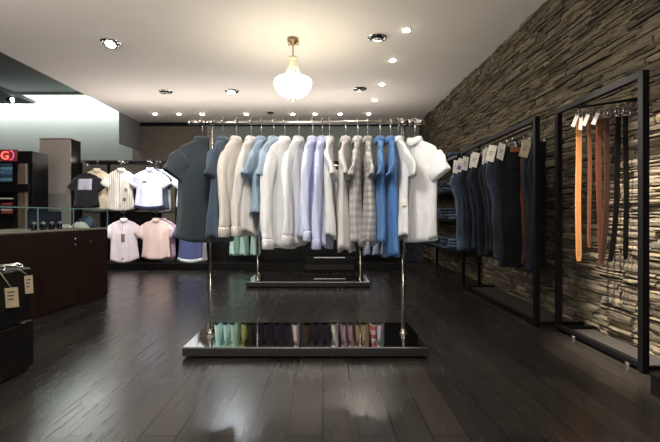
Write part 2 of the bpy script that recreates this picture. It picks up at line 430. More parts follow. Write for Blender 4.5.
# chandelier
ch = thing('chandelier', 'glass bowl chandelier with crystal strands hanging from the white ceiling', 'chandelier', (-.385, 5.38, CEIL))
obj('canopy', MB().lathe([(.035,0),(.06,-.012),(.075,-.03),(.05,-.05),(.03,-.075),(.012,-.10)], seg=20), M['brass'], ch, True)
for k in range(3):
    a = 2*PI*k/3+.4
    obj('canopy_scroll', MB().tube([(.03*math.cos(a),.03*math.sin(a),-.06),(.075*math.cos(a),.075*math.sin(a),-.07),(.085*math.cos(a),.085*math.sin(a),-.035),(.05*math.cos(a),.05*math.sin(a),-.02)], .009, 8), M['brass'], ch, True)
obj('rod', MB().lathe([(.008,-.09),(.008,-.26)], seg=10), M['brass'], ch, True)
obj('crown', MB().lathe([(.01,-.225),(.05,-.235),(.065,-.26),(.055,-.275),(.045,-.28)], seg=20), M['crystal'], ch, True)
cs = MB()
for k in range(22):
    a = 2*PI*k/22
    pts = []
    for i in range(9):
        t = i/8; r = .048+.080*t**1.8; pts.append((r*math.cos(a), r*math.sin(a), -.27-.24*t))
    cs.tube(pts, [.003+.004*(i%2) for i in range(9)], 6)
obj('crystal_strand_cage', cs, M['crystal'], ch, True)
obj('bowl_rim', MB().loft([[(r*math.cos(2*PI*k/32), r*math.sin(2*PI*k/32), zz) for k in range(32)] for r, zz in ((.13,-.515),(.210,-.518),(.232,-.535),(.238,-.555))], False, False), M['bowl'], ch, True)
obj('bowl', MB().lathe([(.237,-.555),(.240,-.585),(.232,-.62),(.205,-.67),(.16,-.715),(.10,-.745),(.04,-.76)], seg=32), M['bowl'], ch, True)
obj('finial', MB().lathe([(.045,-.758),(.04,-.775),(.018,-.78),(.012,-.80),(.002,-.81)], seg=14), M['brass'], ch, True)
for cx, cy, e, lab in ((-.385, 1.7, 60, 'added glass bowl chandelier above the photographer, outside the view'), (-3.5, 2.4, 80, 'added glass bowl chandelier above the black cabinet, outside the view')):  # unseen copies added to brighten the ceiling and shirt fronts
    dup(ch, (cx, cy, CEIL), .5, lab)
    lamp('POINT', 'chandelier_glow', (cx, cy, CEIL-1.0), e, (1,.94,.87), shadow_soft_size=.2)
lamp('POINT', 'chandelier_glow', (-.385, 5.38, CEIL-1.0), 32, (1,.92,.74), shadow_soft_size=.2)
lamp('POINT', 'chandelier_up_glow', (-.385, 5.38, CEIL-.42), 2, (1,.90,.66), shadow_soft_size=.12)
# unseen window added behind the camera, its area lamp gives front fill
struct('added_window_1', MB().box(-4.2,2.0,FRONT,FRONT+.03,.35,2.85), M['glass'])
lo = lamp('AREA', 'added_window_fill', (-1.1, FRONT+.06, 1.6), 60, (1,.95,.90), shape='RECTANGLE', size=6.2, size_y=2.5)
aim(lo, (-1.1, 4, 1.9))
# cove strip over the back left wall
lo = lamp('AREA', 'cove_strip', (-6.75, 10.12, 3.93), 125, (.97,1,.98), shape='RECTANGLE', size=4.3, size_y=.06)
aim(lo, (-6.75, 10.3, 2.6))

# ------------------------------------------------------------------ garments
def garment(name, label, cat, fab, seed, L=.78, sleeve='short', W=.215, collar=True, placket=False, res=1.0, flare=26, puff=1.0, group=None,
            hem_curve=.04, chest_print=None, hem_band=None, loc=(0,0,0), rotz=0, sleeve_fab=None, collar_fab=None, extra=None, sl=1.0):
    r = random.Random(seed); ph = [r.uniform(0, 6.28) for _ in range(12)]
    t = thing(name, label, cat, loc, rotz, group)
    prof = [(0,.055,.042),(-.02,.070,.043),(-.036,.105,.036),(-.055,.150,.030),(-.075,.185,.026),(-.097,.203,.028),(-.14,.208,.036),(-.22,.209,.046),(-.36,.206,.052),(-.52,.210,.058),(-L,.222,.066)]
    prof = [(a, b*(W/.215) if i > 2 else b, c*puff) for i, (a, b, c) in enumerate(prof)]
    def at(zz):
        for i in range(len(prof)-1):
            a, b = prof[i], prof[i+1]
            if zz <= a[0] and zz >= b[0]:
                k = (a[0]-zz)/(a[0]-b[0]); return a[1]+(b[1]-a[1])*k, a[2]+(b[2]-a[2])*k
        return prof[-1][1], prof[-1][2]
    def surf(u, zz):
        """u: angle; returns point"""
        hw, ht = at(zz); q = min(1, max(0, (-zz-.10)/(L-.1)))
        c, s = math.cos(u), math.sin(u)
        x = hw*math.copysign(abs(c)**.85, c); y = ht*math.copysign(abs(s)**.75, s)
        A = .003+.028*q
        fold = (1-2*abs(math.sin(4*c+ph[0]+q*.9)))*.55+math.sin(9*c+ph[1]-q*1.5)*.35+(1-2*abs(math.sin(8*c+ph[2]+q)))*.22
        fold2 = (1-2*abs(math.sin(3.5*c+ph[3]+q)))*.5+math.sin(11*c+ph[4]-q*1.2)*.3
        y += A*(fold if s < 0 else fold2)*min(1, abs(s)*1.5)
        x += A*.6*math.sin(3*s+ph[5]+2.0*q)*(1-abs(s)**4)+A*.35*math.sin(7*s+ph[8])
        y += .012*q*math.sin(q*3+ph[6])
        nz = noise.noise(Vector((x*9+seed*3.1, y*9, zz*7)))*.006*min(1, q*4+.2)
        y += nz*(-1 if s < 0 else 1)
        zz2 = zz
        if q > .6: zz2 = zz + hem_curve*((abs(c))**2)*(q-.6)/.4 + .004*math.sin(4*c+ph[7])*(q-.6)/.4
        return Vector((x, y, zz2))
    ns = int(34*res); zs = [-.019,-.022,-.028,-.036,-.048,-.06,-.075,-.09,-.105]
    nr = int(20*res); zs += [-.105-(L-.105)*(i+1)/nr for i in range(nr)]
    rings = [[surf(2*PI*k/ns, zz) for k in range(ns)] for zz in zs]
    last = rings[-1]
    rings.append([Vector((p.x*.95, p.y*.8, p.z+.004)) for p in last]); rings.append([Vector((p.x*.93, p.y*.75, p.z+.06)) for p in last])
    obj('shirt_body', MB().loft(rings, True, True), fab, t, True)
    # sleeves
    for sgn in (-1, 1):
        rr = random.Random(seed*7+sgn)
        fl = flare+rr.uniform(-4, 4)
        long = sleeve == 'long'
        LS = (L-.20) if long else .185*sl
        n = int((22 if long else 9)*res)
        ang0 = rad(38); ang1 = rad(4 if long else fl)
        p = Vector((.158*(W/.215), 0, -.145)); rings = []
        m = int(18*res); p_phase = rr.uniform(0, 6)
        bend = rr.uniform(-.04, .04)
        for i in range(n+1):
            q = i/n; ang = ang0+(ang1-ang0)*min(1, q*(3 if long else 1.4))
            d = Vector((math.sin(ang), 0, -math.cos(ang)))
            side = Vector((math.cos(ang), 0, math.sin(ang)))
            hw = (.074-.022*q) if long else (.080+.004*q)*sl**.5
            th = (.030+.002*q)*puff*(.55 if i == 0 else 1)
            hw *= .9 if i == 0 else 1
            cy = bend*q + .010*math.sin(q*5+p_phase)
            ring = []
            for k in range(m):
                u = 2*PI*k/m; c, s = math.cos(u), math.sin(u)
                f = 1+.12*math.sin(3*u+p_phase+q*5)*min(1, q*3)+.08*math.sin(5*u-q*9)
                ring.append(p+side*(hw*c*f)+Vector((0, cy+th*math.copysign(abs(s)**.8, s)*f, 0)))
            rings.append([Vector((v.x*sgn, v.y, v.z)) for v in (ring if sgn > 0 else reversed(ring))])
            p = p+d*(LS/n)
        def shrink(R, k, dz):
            c = sum(R, Vector())/len(R); return [c+(v-c)*k+Vector((0,0,dz)) for v in R]
        base = rings[-1]
        if not long:
            rings += [shrink(base, .93, .001), shrink(base, .9, .012)]
        so = obj('sleeve', MB().loft(rings, True, True), sleeve_fab or fab, t, True)
        if long:
            cuff = [shrink(base, .98, .012), shrink(base, 1.08, -.002), shrink(base, 1.05, -.06), shrink(base, .95, -.062), shrink(base, .9, -.03)]
            obj('cuff', MB().loft(cuff, True, True), fab, so, True)
    if collar:
        mm = int(22*res); rg = []
        for (rx, ry, zz, drop) in ((.056,.036,-.022,0),(.050,.029,.012,.014),(.054,.033,.019,.014),(.064,.039,.004,.024),(.074,.043,-.022,.038),(.070,.039,-.024,.038)):
            row = []
            for k in range(mm):
                u = 2*PI*k/mm; fr = max(0, -math.sin(u))
                row.append((rx*math.cos(u), ry*math.sin(u)-.004-.012*fr*(drop/.04), zz-drop*fr**3))
            rg.append(row)
        obj('collar', MB().loft(rg, False, False), collar_fab or fab, t, True)
    def front(x, zz, off):
        # front surface height above x at zz
        best = None
        for k in range(60):
            u = PI+PI*k/59
            p = surf(u, zz)
            if best is None or abs(p.x-x) < abs(best.x-x): best = p
        return Vector((x, best.y-off, zz))
    def patch(nm, x0, x1, z0, z1, mat, off=.009, nu=8, nv=8):
        return obj(nm, MB().grid(lambda a, b: front(x0+(x1-x0)*a, z1+(z0-z1)*b, off), nu, nv), mat, t, True, solid=.003)
    if placket: patch('placket', -.016, .016, -.045, -min(L-.02, placket), fab, .005, 2, 14)
    if chest_print:
        for (nm, x0, x1, z0, z1, mat) in chest_print: patch(nm, x0, x1, z0, z1, mat)
    if hem_band:
        o2 = MB(); bz = [-L+.055-.02*i for i in range(3)]
        o2.loft([[(lambda p: Vector((p.x*1.03, p.y*1.10, p.z)))(surf(2*PI*k/ns, zz)) for k in range(ns)] for zz in (-L+.06,-L+.03,-L+.0)], False, False)
        obj('hem_band', o2, hem_band, t, True, solid=.003)
    return t

# hanger: hook, neck, shoulders, bottom bar  (rod centre at local z = 0)
def hanger_meshes(mat):
    hk = MB()
    pts = [(.0, 0, -.172)] + [(.0, 0, -.05)]
    for k in range(11):
        a = -PI/2+ (k/10)*1.35*PI
        pts.append((.022*math.cos(a), 0, -.006+.024*math.sin(a)+.0))
    pts[1] = (0, 0, -.045)
    hk.tube(pts, .0035, 8)
    sh = MB(); pts = []
    for k in range(13):
        x = -.175+.35*k/12; pts.append((x, 0, -.172-.066*(abs(x)/.175)**1.1))
    sh.tube(pts, .009, 8)
    br = MB().tube([(-.172,0,-.238),(0,0,-.240),(.172,0,-.238)], .005, 8)
    return hk.mesh('hook', mat, True), sh.mesh('shoulder_bar', mat, True), br.mesh('trouser_bar', mat, True)
HG = hanger_meshes(M['chrome'])
HGB = hanger_meshes(M['black'])
def hanger(loc, rotz, label, group, ms=HG):
    t = thing('clothes_hanger', label, 'hanger', loc, rotz, group)
    obj('hook', ms[0], None, t); obj('shoulder_bar', ms[1], None, t); obj('trouser_bar', ms[2], None, t)
    return t

# ------------------------------------------------------------------ garment racks
def make_rack(loc, label):
    t = thing('garment_rack', label, 'clothes rack', loc, 0, 'free-standing chrome clothes racks')
    pb = obj('platform', MB().box(-.855,.855,-.34,.34,.015,.072), M['steeltrim'], t, bevel=.004)
    obj('mirror_top', MB().box(-.85,.85,-.335,.335,.072,.080), M['mirror'], t, label='black mirror-glass platform top')
    obj('plinth', MB().box(-.80,.80,-.29,.29,0,.016), M['blackwood'], t)
    for x in (-.75, .75):
        p = obj('pole', MB().lathe([(.0155,.08),(.0155,1.725)], x, 0, 16), M['gunmetal'], t, True)
        obj('pole_collar', MB().lathe([(.030,.08),(.030,.088),(.021,.094),(.019,.115),(.0158,.118)], x, 0, 16), M['gunmetal'], p, True)
        obj('bar_clamp', MB().tube([(x-.032,0,1.717),(x+.032,0,1.717)], .024, 14), M['gunmetal'], p, True)
    obj('hanging_bar', MB().tube([(-.80,0,1.717),(0,0,1.717),(.80,0,1.717)], .0165, 14), M['steel'], t, True)
    for s in (-1, 1):
        pts = [(s*(.78+.155*i/8),0,1.717) for i in range(9)]
        obj('bar_finial', MB().tube(pts, [.018,.026,.020,.016,.024,.028,.025,.016,.003], 14), M['gunmetal'], t, True)
    return t
RX, RY = -.125, 3.262
rack1 = make_rack((RX, RY, 0), 'large chrome clothes rack in the foreground holding the row of shirts')
rack2 = dup(rack1, (-.205, 6.12, 0), 0, 'empty chrome clothes rack standing behind the row of shirts')

D1 = RY; SC = F/D1
BAR = 1.717+.0165
shirts = [
 # px hook, angle, length, sleeve, fabric, W, name, description
 (202.5, 46,.80,'short','slate','dark slate short-sleeved shirt turned outward at the left rack end'),
 (223,6,.80,'short','slate2','slate blue short-sleeved shirt just right of the left rack pole'),
 (236.5, 12,.76,'none','cream','cream finely striped shirt third from the left end of the rack'),
 (251.5, 10,.755,'none','offw','off-white linen shirt with its hem lined up beside the cream shirt'),
 (261.5, 8,.62,'short','steelb','steel blue short-sleeved shirt half hidden behind a paler blue one'),
 (274, 18,.77,'short','steelb2','pale steel blue short-sleeved shirt left of the long white shirts'),
 (285, 30,.85,'long','white','white long-sleeved shirt hanging lowest beside the pale blue shirt'),
 (299, 18,.82,'long','white2','off-white long-sleeved shirt left of the lavender shirts'),
 (313, 16,.79,'long','lav','pale lavender long-sleeved shirt beside the off-white long shirt'),
 (322.7,12,.85,'long','lav2','deeper lavender striped long-sleeved shirt at the middle of the rack'),
 (329.6,6,.78,'short','white2','plain white shirt just right of the lavender striped shirt'),
 (346, 12,.88,'short','greyw','greyish white short-sleeved shirt left of the checked shirts'),
 (358, 10,.83,'short','plaid','light grey checked short-sleeved shirt right of the greyish white shirt'),
 (368, 3, .83,'short','plaid2','darker grey checked short-sleeved shirt left of the blue shirts'),
 (380.4,5,.83,'short','blue','blue short-sleeved shirt, left one of the blue pair'),
 (390.8,3,.92,'short','blue2','bright blue short-sleeved shirt with a label, right one of the pair'),
 (398, -8,.78,'short','white2','white short-sleeved shirt squeezed between blue shirt and right rack pole'),
 (415,-44,.80,'short','white','white short-sleeved shirt turned outward at the right rack end'),
]
for i, (px, a, L, sl, fb, desc) in enumerate(shirts):
    x = (px-323)/SC
    th = rad(-(90+a))
    hanger((x, RY, BAR), th, 'hanger of the '+desc, 'hangers on the foreground rack')
    extra = None
    t = garment('dress_shirt', desc, 'shirt', FB[fb], 11+i, L=L, sleeve=('long' if sl == 'none' else sl), placket=.7 if i in (17,) else False,
            group='shirts on the foreground rack', loc=(x, RY, BAR-.145), rotz=th, hem_curve=.05, W=.205, puff=(.72 if 10 <= i < 17 else .9),
            flare=32 if i in (0,17) else 13)
    if fb == 'blue2':
        tg = obj('swing_tag', MB().box(-.018,.018,-.0016,.0016,-.05,0), M['card'], t, label='small white tag')
        tg.location = (.20,.075,-.47); tg.rotation_euler = (0,0,rad(90))

# ------------------------------------------------------------------ back display
DB = 7.85
PXM = F/DB
plx0, plx1 = X_(70,DB), X_(402,DB)
t = thing('display_stand', 'long black hanging display stand with low plinth along the back', 'display stand', (0, DB+.1, 0))
obj('plinth', MB().box(plx0, plx1, -.35, .32, 0, .13), M['blackwood'], t, bevel=.005)
obj('back_panel', MB().box(plx0+.35, X_(160,DB+.35), .30, .32, .13, 1.06), M['blackwood'], t)
obj('back_panel', MB().box(X_(176,DB+.35), plx1, .30, .32, .13, 1.0), M['blackwood'], t)
obj('back_panel', MB().box(X_(209,DB+.35), X_(419,DB+.35), .30, .32, 1.0, 1.98), M['blackwood'], t)  # added black sheet darkens the wall behind the shirts and its reflection
for px in (80,108,160,176,228,300,365,400):
    obj('upright', MB().box(X_(px,DB+.35)-.02, X_(px,DB+.35)+.02, .26, .30, .13, 2.02), M['black'], t)
obj('upper_rail', MB().tube([(plx0+.1,.2,1.99),(plx1-.05,.2,1.99)], .0125, 10), M['black'], t, True)
obj('fill_strip', MB().box(plx0+.1,plx1-.05,.235,.265,2.02,2.035), M['bulb'] if False else M['dimbulb'], t, label='added unseen fill light strip along the stand top')  # hidden uplight added to brighten the back ceiling
obj('fill_strip_channel', MB().box(plx0+.1,plx1-.05,.225,.275,2.005,2.02).box(plx0+.1,plx1-.05,.225,.233,2.02,2.05), M['black'], t)
lo = lamp('AREA', 'fill_strip_glow', (0.5*(plx0+plx1), DB+.35, 2.06), 34, (1,.92,.84), shape='RECTANGLE', size=plx1-plx0-.2, size_y=.05)
aim(lo, (0.5*(plx0+plx1), DB-.2, 3.26))
obj('lower_rail', MB().tube([(plx0+.1,.2,1.06),(plx1-.05,.2,1.06)], .0125, 10), M['black'], t, True)
RAILY = DB+.3
def faceout(px, zr, n=2):
    x = X_(px, DB)
    obj('face_out_arm', MB().tube([(x,.2,zr),(x,-.22,zr)], .009, 8), M['chrome'], t, True)
DT = t
# (px centre, shoulder top py, depth offset, rail z, fabric, kwargs)
grp = 'garments facing out on the back display'
def front_garment(px, dy, zr, fab, seed, label, name='polo_shirt', rot=0, arm=False, gl='chrome', **kw):
    x = X_(px, DB+dy); y = DB+dy
    if arm: faceout(px, zr)
    zz = zr+.011
    hanger((x, y, zz), rad(rot), 'hanger of the '+label, 'hangers on the back display')
    return garment(name, label, 'shirt', fab, seed, loc=(x, y, zz-.145), rotz=rad(rot), group=grp, res=.85, sl=1.2, **{'flare': 38, **kw})
UZ, LZ = 1.99, 1.06
lilac = simple('lilac_print', (.40,.38,.46), .8, var=.15, scale=10)
brownp = simple('brown_print', (.20,.12,.09), .8, var=.3, scale=20)
front_garment(87, -.06, 1.93, FB['blackt'], 61, 'black t-shirt with a grey lilac chest print above the counter glass', 't_shirt', -6, True, L=.66, W=.235, collar=False,
              chest_print=[('chest_print',-.14,.13,-.34,-.13,lilac)])
front_garment(97, .08, 2.0, FB['beige'], 62, 'beige shirt hanging half behind the black t-shirt', 'dress_shirt', 4, False, L=.78)
front_garment(121, -.06, UZ, FB['stripeb'], 63, 'beige and brown striped shirt with brown marks on the upper row', 'dress_shirt', 8, True, L=.78, placket=.7,
              chest_print=[('brown_patch',.08,.13,-.42,-.36,brownp),('brown_patch',.06,.11,-.60,-.54,brownp)])
front_garment(127, .10, UZ, FB['blackt'], 64, 'black shirt peeking out behind the beige striped shirt', 'dress_shirt', 6, False, L=.80)
front_garment(150, -.10, UZ, FB['lavw'], 65, 'lilac white polo shirt with navy hem band on the upper row', 'polo_shirt', 6, True, L=.76, W=.24, flare=34, hem_band=FB['navyl'], placket=.2,
              chest_print=[('chest_logo',-.11,-.05,-.27,-.23,brownp)])
front_garment(156, .06, UZ, FB['slate2'], 66, 'slate blue polo shirt directly behind the lilac white polo', 'polo_shirt', 4, False, L=.78)
front_garment(160, .16, UZ, FB['white'], 67, 'white shirt furthest back behind the lilac white polo', 'polo_shirt', 2, False, L=.80)
front_garment(189, -.06, UZ, FB['white'], 68, 'white polo shirt mostly hidden by the dark slate shirt', 'polo_shirt', -8, True, L=.74)
front_garment(124, -.12, LZ, FB['pinkw'], 69, 'pale pink shirt with a brown chest mark on the lower row', 'dress_shirt', 10, True, L=.80, W=.235, flare=30, placket=.74, hem_curve=.07,
              chest_print=[('chest_mark',-.03,.03,-.42,-.27,brownp)])
front_garment(156, -.10, LZ, FB['pink'], 70, 'salmon pink polo shirt on the lower row', 'polo_shirt', 6, True, L=.74, W=.245, flare=34)
front_garment(163, .06, LZ, FB['mauve'], 71, 'dusky pink polo shirt behind the salmon pink polo', 'polo_shirt', 4, False, L=.75)
front_garment(191, -.10, LZ, FB['navys'], 72, 'navy striped polo shirt with white hem on the lower row', 'polo_shirt', -4, True, L=.80, W=.225, hem_band=FB['white'], flare=24)
front_garment(196, .06, LZ, FB['lavw'], 73, 'pale lilac polo shirt behind the navy striped polo', 'polo_shirt', -2, False, L=.82)
# side-hung garments in the centre: seen under the front rack and in its mirror
side_up = [('mint',221,'mint green polo'),('mint',228.5,'mint green polo'),('mint',236,'mint green polo'),('yellowg',246,'yellow green polo'),('olive',253,'dark olive polo'),
  ('purple',261,'dark purple polo'),('purple',270,'dark purple polo'),('purple',280,'dark purple polo'),('purple',289,'dark purple polo'),('pinkw',297,'pale pink polo'),
  ('brownj',310,'brown striped polo'),('purple',318,'dark purple polo'),('purple',326,'dark purple polo'),('white',336,'white polo'),('mauve',345,'mauve polo'),('mauve',352,'mauve polo'),
  ('khaki',359,'khaki polo'),('khaki',366,'khaki polo'),('floral',374,'white and red printed polo'),('lavw',381,'pale lilac polo')]
side_lo = [('mint',236,'mint green polo'),('mint',245,'mint green polo'),('mint',256,'mint green polo'),
  ('bluecheck',368,'blue checked polo'),('bluecheck',377,'blue checked polo'),('bluecheck',386,'blue checked polo')]
protos = {}
NTH = ['first','second','third','fourth','fifth','sixth','seventh','eighth']
for row, zr, Ls, lst in (('upper',UZ,.66,side_up),('lower',LZ,.72,side_lo)):
    cnt = {}
    tot = {}
    for fb, px, d in lst: tot[d] = tot.get(d, 0)+1
    for i, (fb, px, d) in enumerate(lst):
        k = cnt.get(d, 0); cnt[d] = k+1
        where = (f', {NTH[k]} of its colour' if tot[d] > 1 else '')
        lab = f'{d} on the {row} back rail{where}'
        loc = (X_(px,RAILY), RAILY, zr+.012); th = rad(-(90+random.Random(i*3+len(row)).uniform(2,20)))
        if (fb, row) not in protos:
            protos[(fb, row)] = garment('polo_shirt', lab, 'shirt', FB[fb], 200+i+len(protos), L=Ls, res=.6, loc=(loc[0],loc[1],loc[2]-.145), rotz=th, group=f'polos hung sideways on the {row} back rail')
        else:
            dup(protos[(fb, row)], (loc[0],loc[1],loc[2]-.145), th, lab)
        hanger(loc, th, 'hanger of the '+lab, 'hangers on the back display', HGB)

# low drawer box in front of the stand, dark box at the right
t = thing('drawer_box', 'low black drawer box with pale kick strip behind the empty rack', 'box', (X_(329.5,7.3), 7.3, 0))
w = .43
obj('box_body', MB().box(-w,w,.0,.17,.0,.27), M['blackwood'], t, bevel=.004)
obj('kick_strip', MB().box(-w,w,-.012,0,.055,.135), M['steeltrim'], t)
obj('bar_handle', MB().box(-.27,.27,-.03,-.015,.255,.272), M['chrome'], t)
for s in (-.2,.2): obj('handle_stud', MB().box(s-.01,s+.01,-.016,0,.258,.27), M['chrome'], t)
t = thing('storage_cube', 'dark navy storage box in the back right corner', 'box', (X_(411,8.9), 8.9, 0))
obj('box_body', MB().box(-.28,.26,0,.5,0,.46), simple('navy_box_fabric', (.02,.026,.042), .7, var=.2), t, bevel=.012)
obj('box_lid', MB().box(-.29,.27,-.01,.51,.46,.50), M['blackwood'], t, bevel=.008)
obj('box_handle', MB().tube([(-.08,-.005,.30),(-.06,-.025,.30),(.06,-.025,.30),(.08,-.005,.30)], .008, 8), M['black'], t, True)

# ------------------------------------------------------------------ right wall: shelves with folded jeans
SH = []
t = thing('wall_shelf_unit', 'black wall shelf unit stacked with folded jeans beside the stone wall', 'shelf', (2.15, 7.3, 0))
SZ = (.45, .93, 1.375, 1.88)
for zz in SZ:
    obj('shelf', MB().box(-.19,.17,-1.15,1.15,zz-.03,zz), M['blackwood'], t, bevel=.002)
for yy in (-1.14, 1.14):
    obj('upright', MB().box(.12,.16,yy-.015,yy+.015,.0,2.02), M['black'], t)
fold_cache = {}
def folded(mat, seed):
    r = random.Random(seed); mb = MB(); n = 20
    rings = []
    hx, hy, h = .155, .125, .040
    for (k, zz) in ((.90,0),(1.0,.008),(1.01,.5*h),(1.0,.8*h),(.93,h),(.6,h+.004)):
        row = []
        for j in range(n):
            u = 2*PI*j/n; c, s = math.cos(u), math.sin(u)
            row.append((hx*k*math.copysign(abs(c)**.35, c)*(1+r.uniform(-.02,.02)), hy*k*math.copysign(abs(s)**.35, s)*(1+r.uniform(-.02,.02)), zz+r.uniform(-.002,.002)*(zz > 0)))
        rings.append(row)
    return mb.loft(rings).mesh('folded_fabric', mat, True)
fmeshes = [folded(DN[k], i) for i, k in enumerate(('light','mid','greyb','indigo','mid','light'))]
fold_line = MB()
for j in range(2): fold_line.box(-.158,-.150,-.10,.10,.010+.016*j,.013+.016*j)
rf = random.Random(9)
POS = {0:'bottom',1:'second from bottom',2:'third from bottom',3:'top'}
shn = ['lowest','second lowest','second highest','highest']
for si, zz in enumerate(SZ):
    for ki, yy in enumerate((6.55, 7.0, 7.45, 7.95)):
        cnt = 4 if si < 3 else 2
        for j in range(cnt):
            lab = f'folded jeans, {("top" if j == cnt-1 else POS[j])} of the {["nearest","second nearest","third nearest","farthest"][ki]} pile on the {shn[si]} wall shelf'
            o = obj('folded_jeans', fmeshes[rf.randrange(6)], None)
            o.location = (2.13+rf.uniform(-.015,.015), yy+rf.uniform(-.012,.012), zz+.001+j*.0455); o.rotation_euler = (0,0,rad(rf.uniform(-4,4)))
            tag(o, lab, 'jeans', 'folded jeans on the wall shelves')

# ------------------------------------------------------------------ right wall: black frames
def wall_frame(name, label, x, y0, y1, h):
    t = thing(name, label, 'clothes rack', (x, (y0+y1)/2, 0), 0)
    q = .022; hl = (y1-y0)/2
    for s in (-1, 1):
        obj('post', MB().box(-q,q,s*hl-q,s*hl+q,0,h), M['black'], t, bevel=.002)
        obj('wall_bracket', MB().box(q,RW-x-.03,s*hl-.012,s*hl+.012,.02,.044), M['black'], t)
    obj('top_bar', MB().box(-q,q,-hl-q,hl+q,h,h+.044), M['black'], t, bevel=.002)
    obj('bottom_rail', MB().box(-q,q,-hl+q,hl-q,.03,.06), M['black'], t, bevel=.002)
    obj('base_board', MB().box(q+.01,RW-x-.05,-hl+q,hl-q,.0,.02), M['board'], t)
    return t
JX = 1.91
jf = wall_frame('jeans_rack', 'black metal wall frame on which the dark jeans hang', JX, 3.76, 5.72, 1.84)
obj('hang_rail', MB().tube([(0,-.96,1.80),(0,.96,1.80)], .010, 10), M['black'], jf, True)
for s in (-.9, .9): obj('rail_stay', MB().tube([(0,s,1.80),(0,s,1.845)], .007, 8), M['black'], jf, True)
BX = 2.03
bf = wall_frame('belt_rack', 'tall black metal wall frame on which the belts hang', BX, 2.66, 3.62, 1.87)
obj('belt_arm', MB().tube([(0,.22,1.872),(0,.21,1.855),(.30,-.06,1.855)], .010, 10), M['black'], bf, True)
for k, s in enumerate((-.35, .25)): obj('floor_foot', MB().lathe([(.02,0),(.02,.03)], 0, s, 12), M['steel'], bf, True)

def jeans(label, dn, seed, loc, rotz, wscale=1.0, card=True, patchm=None, tilt=0, L=1.12, violet=False, flip=1, kraft=False):
    r = random.Random(seed); ph = [r.uniform(0,6.28) for _ in range(6)]
    t = thing('jeans', label, 'jeans', loc, rotz, 'jeans hanging on the wall frame')
    prof = [(0,-.100,.105),(-.045,-.104,.108),(-.10,-.118,.112),(-.19,-.138,.118),(-.27,-.150,.118),(-.34,-.135,.117),(-.45,-.112,.114),(-.62,-.098,.110),(-.85,-.088,.104),(-L,-.090,.104)]
    def at(zz):
        for i in range(len(prof)-1):
            a, b = prof[i], prof[i+1]
            if b[0] <= zz <= a[0]:
                k = (a[0]-zz)/(a[0]-b[0]); k = k*k*(3-2*k); return a[1]+(b[1]-a[1])*k, a[2]+(b[2]-a[2])*k
        return prof[-1][1:]
    n = 30; zs = [-L*i/34 for i in range(35)]
    def ring(zz, gx=1, gy=1):
        a, b = at(zz); a *= wscale*gx; b *= wscale*gx; cx = (a+b)/2; hw = (b-a)/2; q = -zz/L
        row = []
        for k in range(n):
            u = 2*PI*k/n; c, s = math.cos(u), math.sin(u)
            th = (.024+.016*math.sin(min(1,q*2.2)*PI*.6))*gy
            x = cx+hw*math.copysign(abs(c)**.8, c); y = th*math.copysign(abs(s)**.6, s)
            fo = math.sin(5*c+ph[0]+3*q)*.5+math.sin(9*c+ph[1]-7*q)*.3+math.sin(26*q+4*c+ph[2])*.35
            y += .008*fo*min(1, q*4)*(1 if s < 0 else .6)
            x += .006*math.sin(11*q+ph[3])+.004*math.sin(23*q+ph[4])
            row.append((x*flip, y+.02*q*math.sin(ph[5]), zz))
        return row if flip > 0 else row[::-1]
    rg = [ring(zz) for zz in zs]
    obj('trouser_leg', MB().loft(rg), DN[dn], t, True)
    obj('waistband', MB().loft([ring(.004,1.02,1.15), ring(.006,1.03,1.25), ring(-.02,1.03,1.3), ring(-.042,1.03,1.25), ring(-.044,1.0,1.1)]) if False else MB().loft([[(x*1.02,y*1.25,zz) for x,y,_ in ring(0)] for zz in (.006,-.012,-.03,-.040)]), DN[dn], t, True)
    pk = MB().grid(lambda a, b: (flip*wscale*(-.06+.125*a), -.042-.006*math.sin(PI*a), -.085-.12*b-.025*b*(1-abs(2*a-1))), 6, 5)
    obj('back_pocket', pk, DN[dn], t, True, solid=.004)
    if patchm:
        obj('leather_patch', MB().box(-.03*wscale,.10*wscale,-.040,-.036,-.045,.004), patchm, t, bevel=.001, label='rust leather waist patch')
    if card:
        cm = MB().box(-.040,.040,-.0014,.0014,-.15,.02)
        co = obj('price_card', cm, M['kraft' if kraft else 'card'], t, label='hanging price card')
        co.location = (-.112*wscale+r.uniform(-.01,.02), -.052, .015); co.rotation_euler = (rad(-6), rad(r.uniform(6,20)), rad(r.uniform(-20,20)))
        pm = MB()
        for j in range(3): pm.box(-.022,.022-.008*j,-.0022,-.0014,-.05-.018*j,-.044-.018*j)
        if violet: pm.box(-.026,.026,-.0023,-.0014,-.128,-.075)
        obj('card_print', pm, M['violet' if violet else 'ink'], co)
    return t
def clip_hanger_meshes():
    hk = MB(); pts = [(0,0,-.10),(0,0,-.042)]
    for k in range(11):
        a = -PI/2+(k/10)*1.35*PI; pts.append((.018*math.cos(a), 0, -.004+.018*math.sin(a)))
    hk.tube(pts, .003, 8)
    bar = MB().tube([(-.10,0,-.10),(.10,0,-.10)], .004, 8)
    cl = []
    for s in (-.07,.07):
        cl.append(MB().box(s-.013,s+.013,-.016,.016,-.155,-.092).mesh('clip', M['chrome']))
    return hk.mesh('hook', M['chrome'], True), bar.mesh('crossbar', M['chrome'], True), cl
CH = clip_hanger_meshes()
def clip_hanger(loc, rotz, label, group):
    t = thing('clip_hanger', label, 'hanger', loc, rotz, group)
    obj('hook', CH[0], None, t); obj('crossbar', CH[1], None, t)
    for c in CH[2]: obj('clip', c, None, t)
    return t
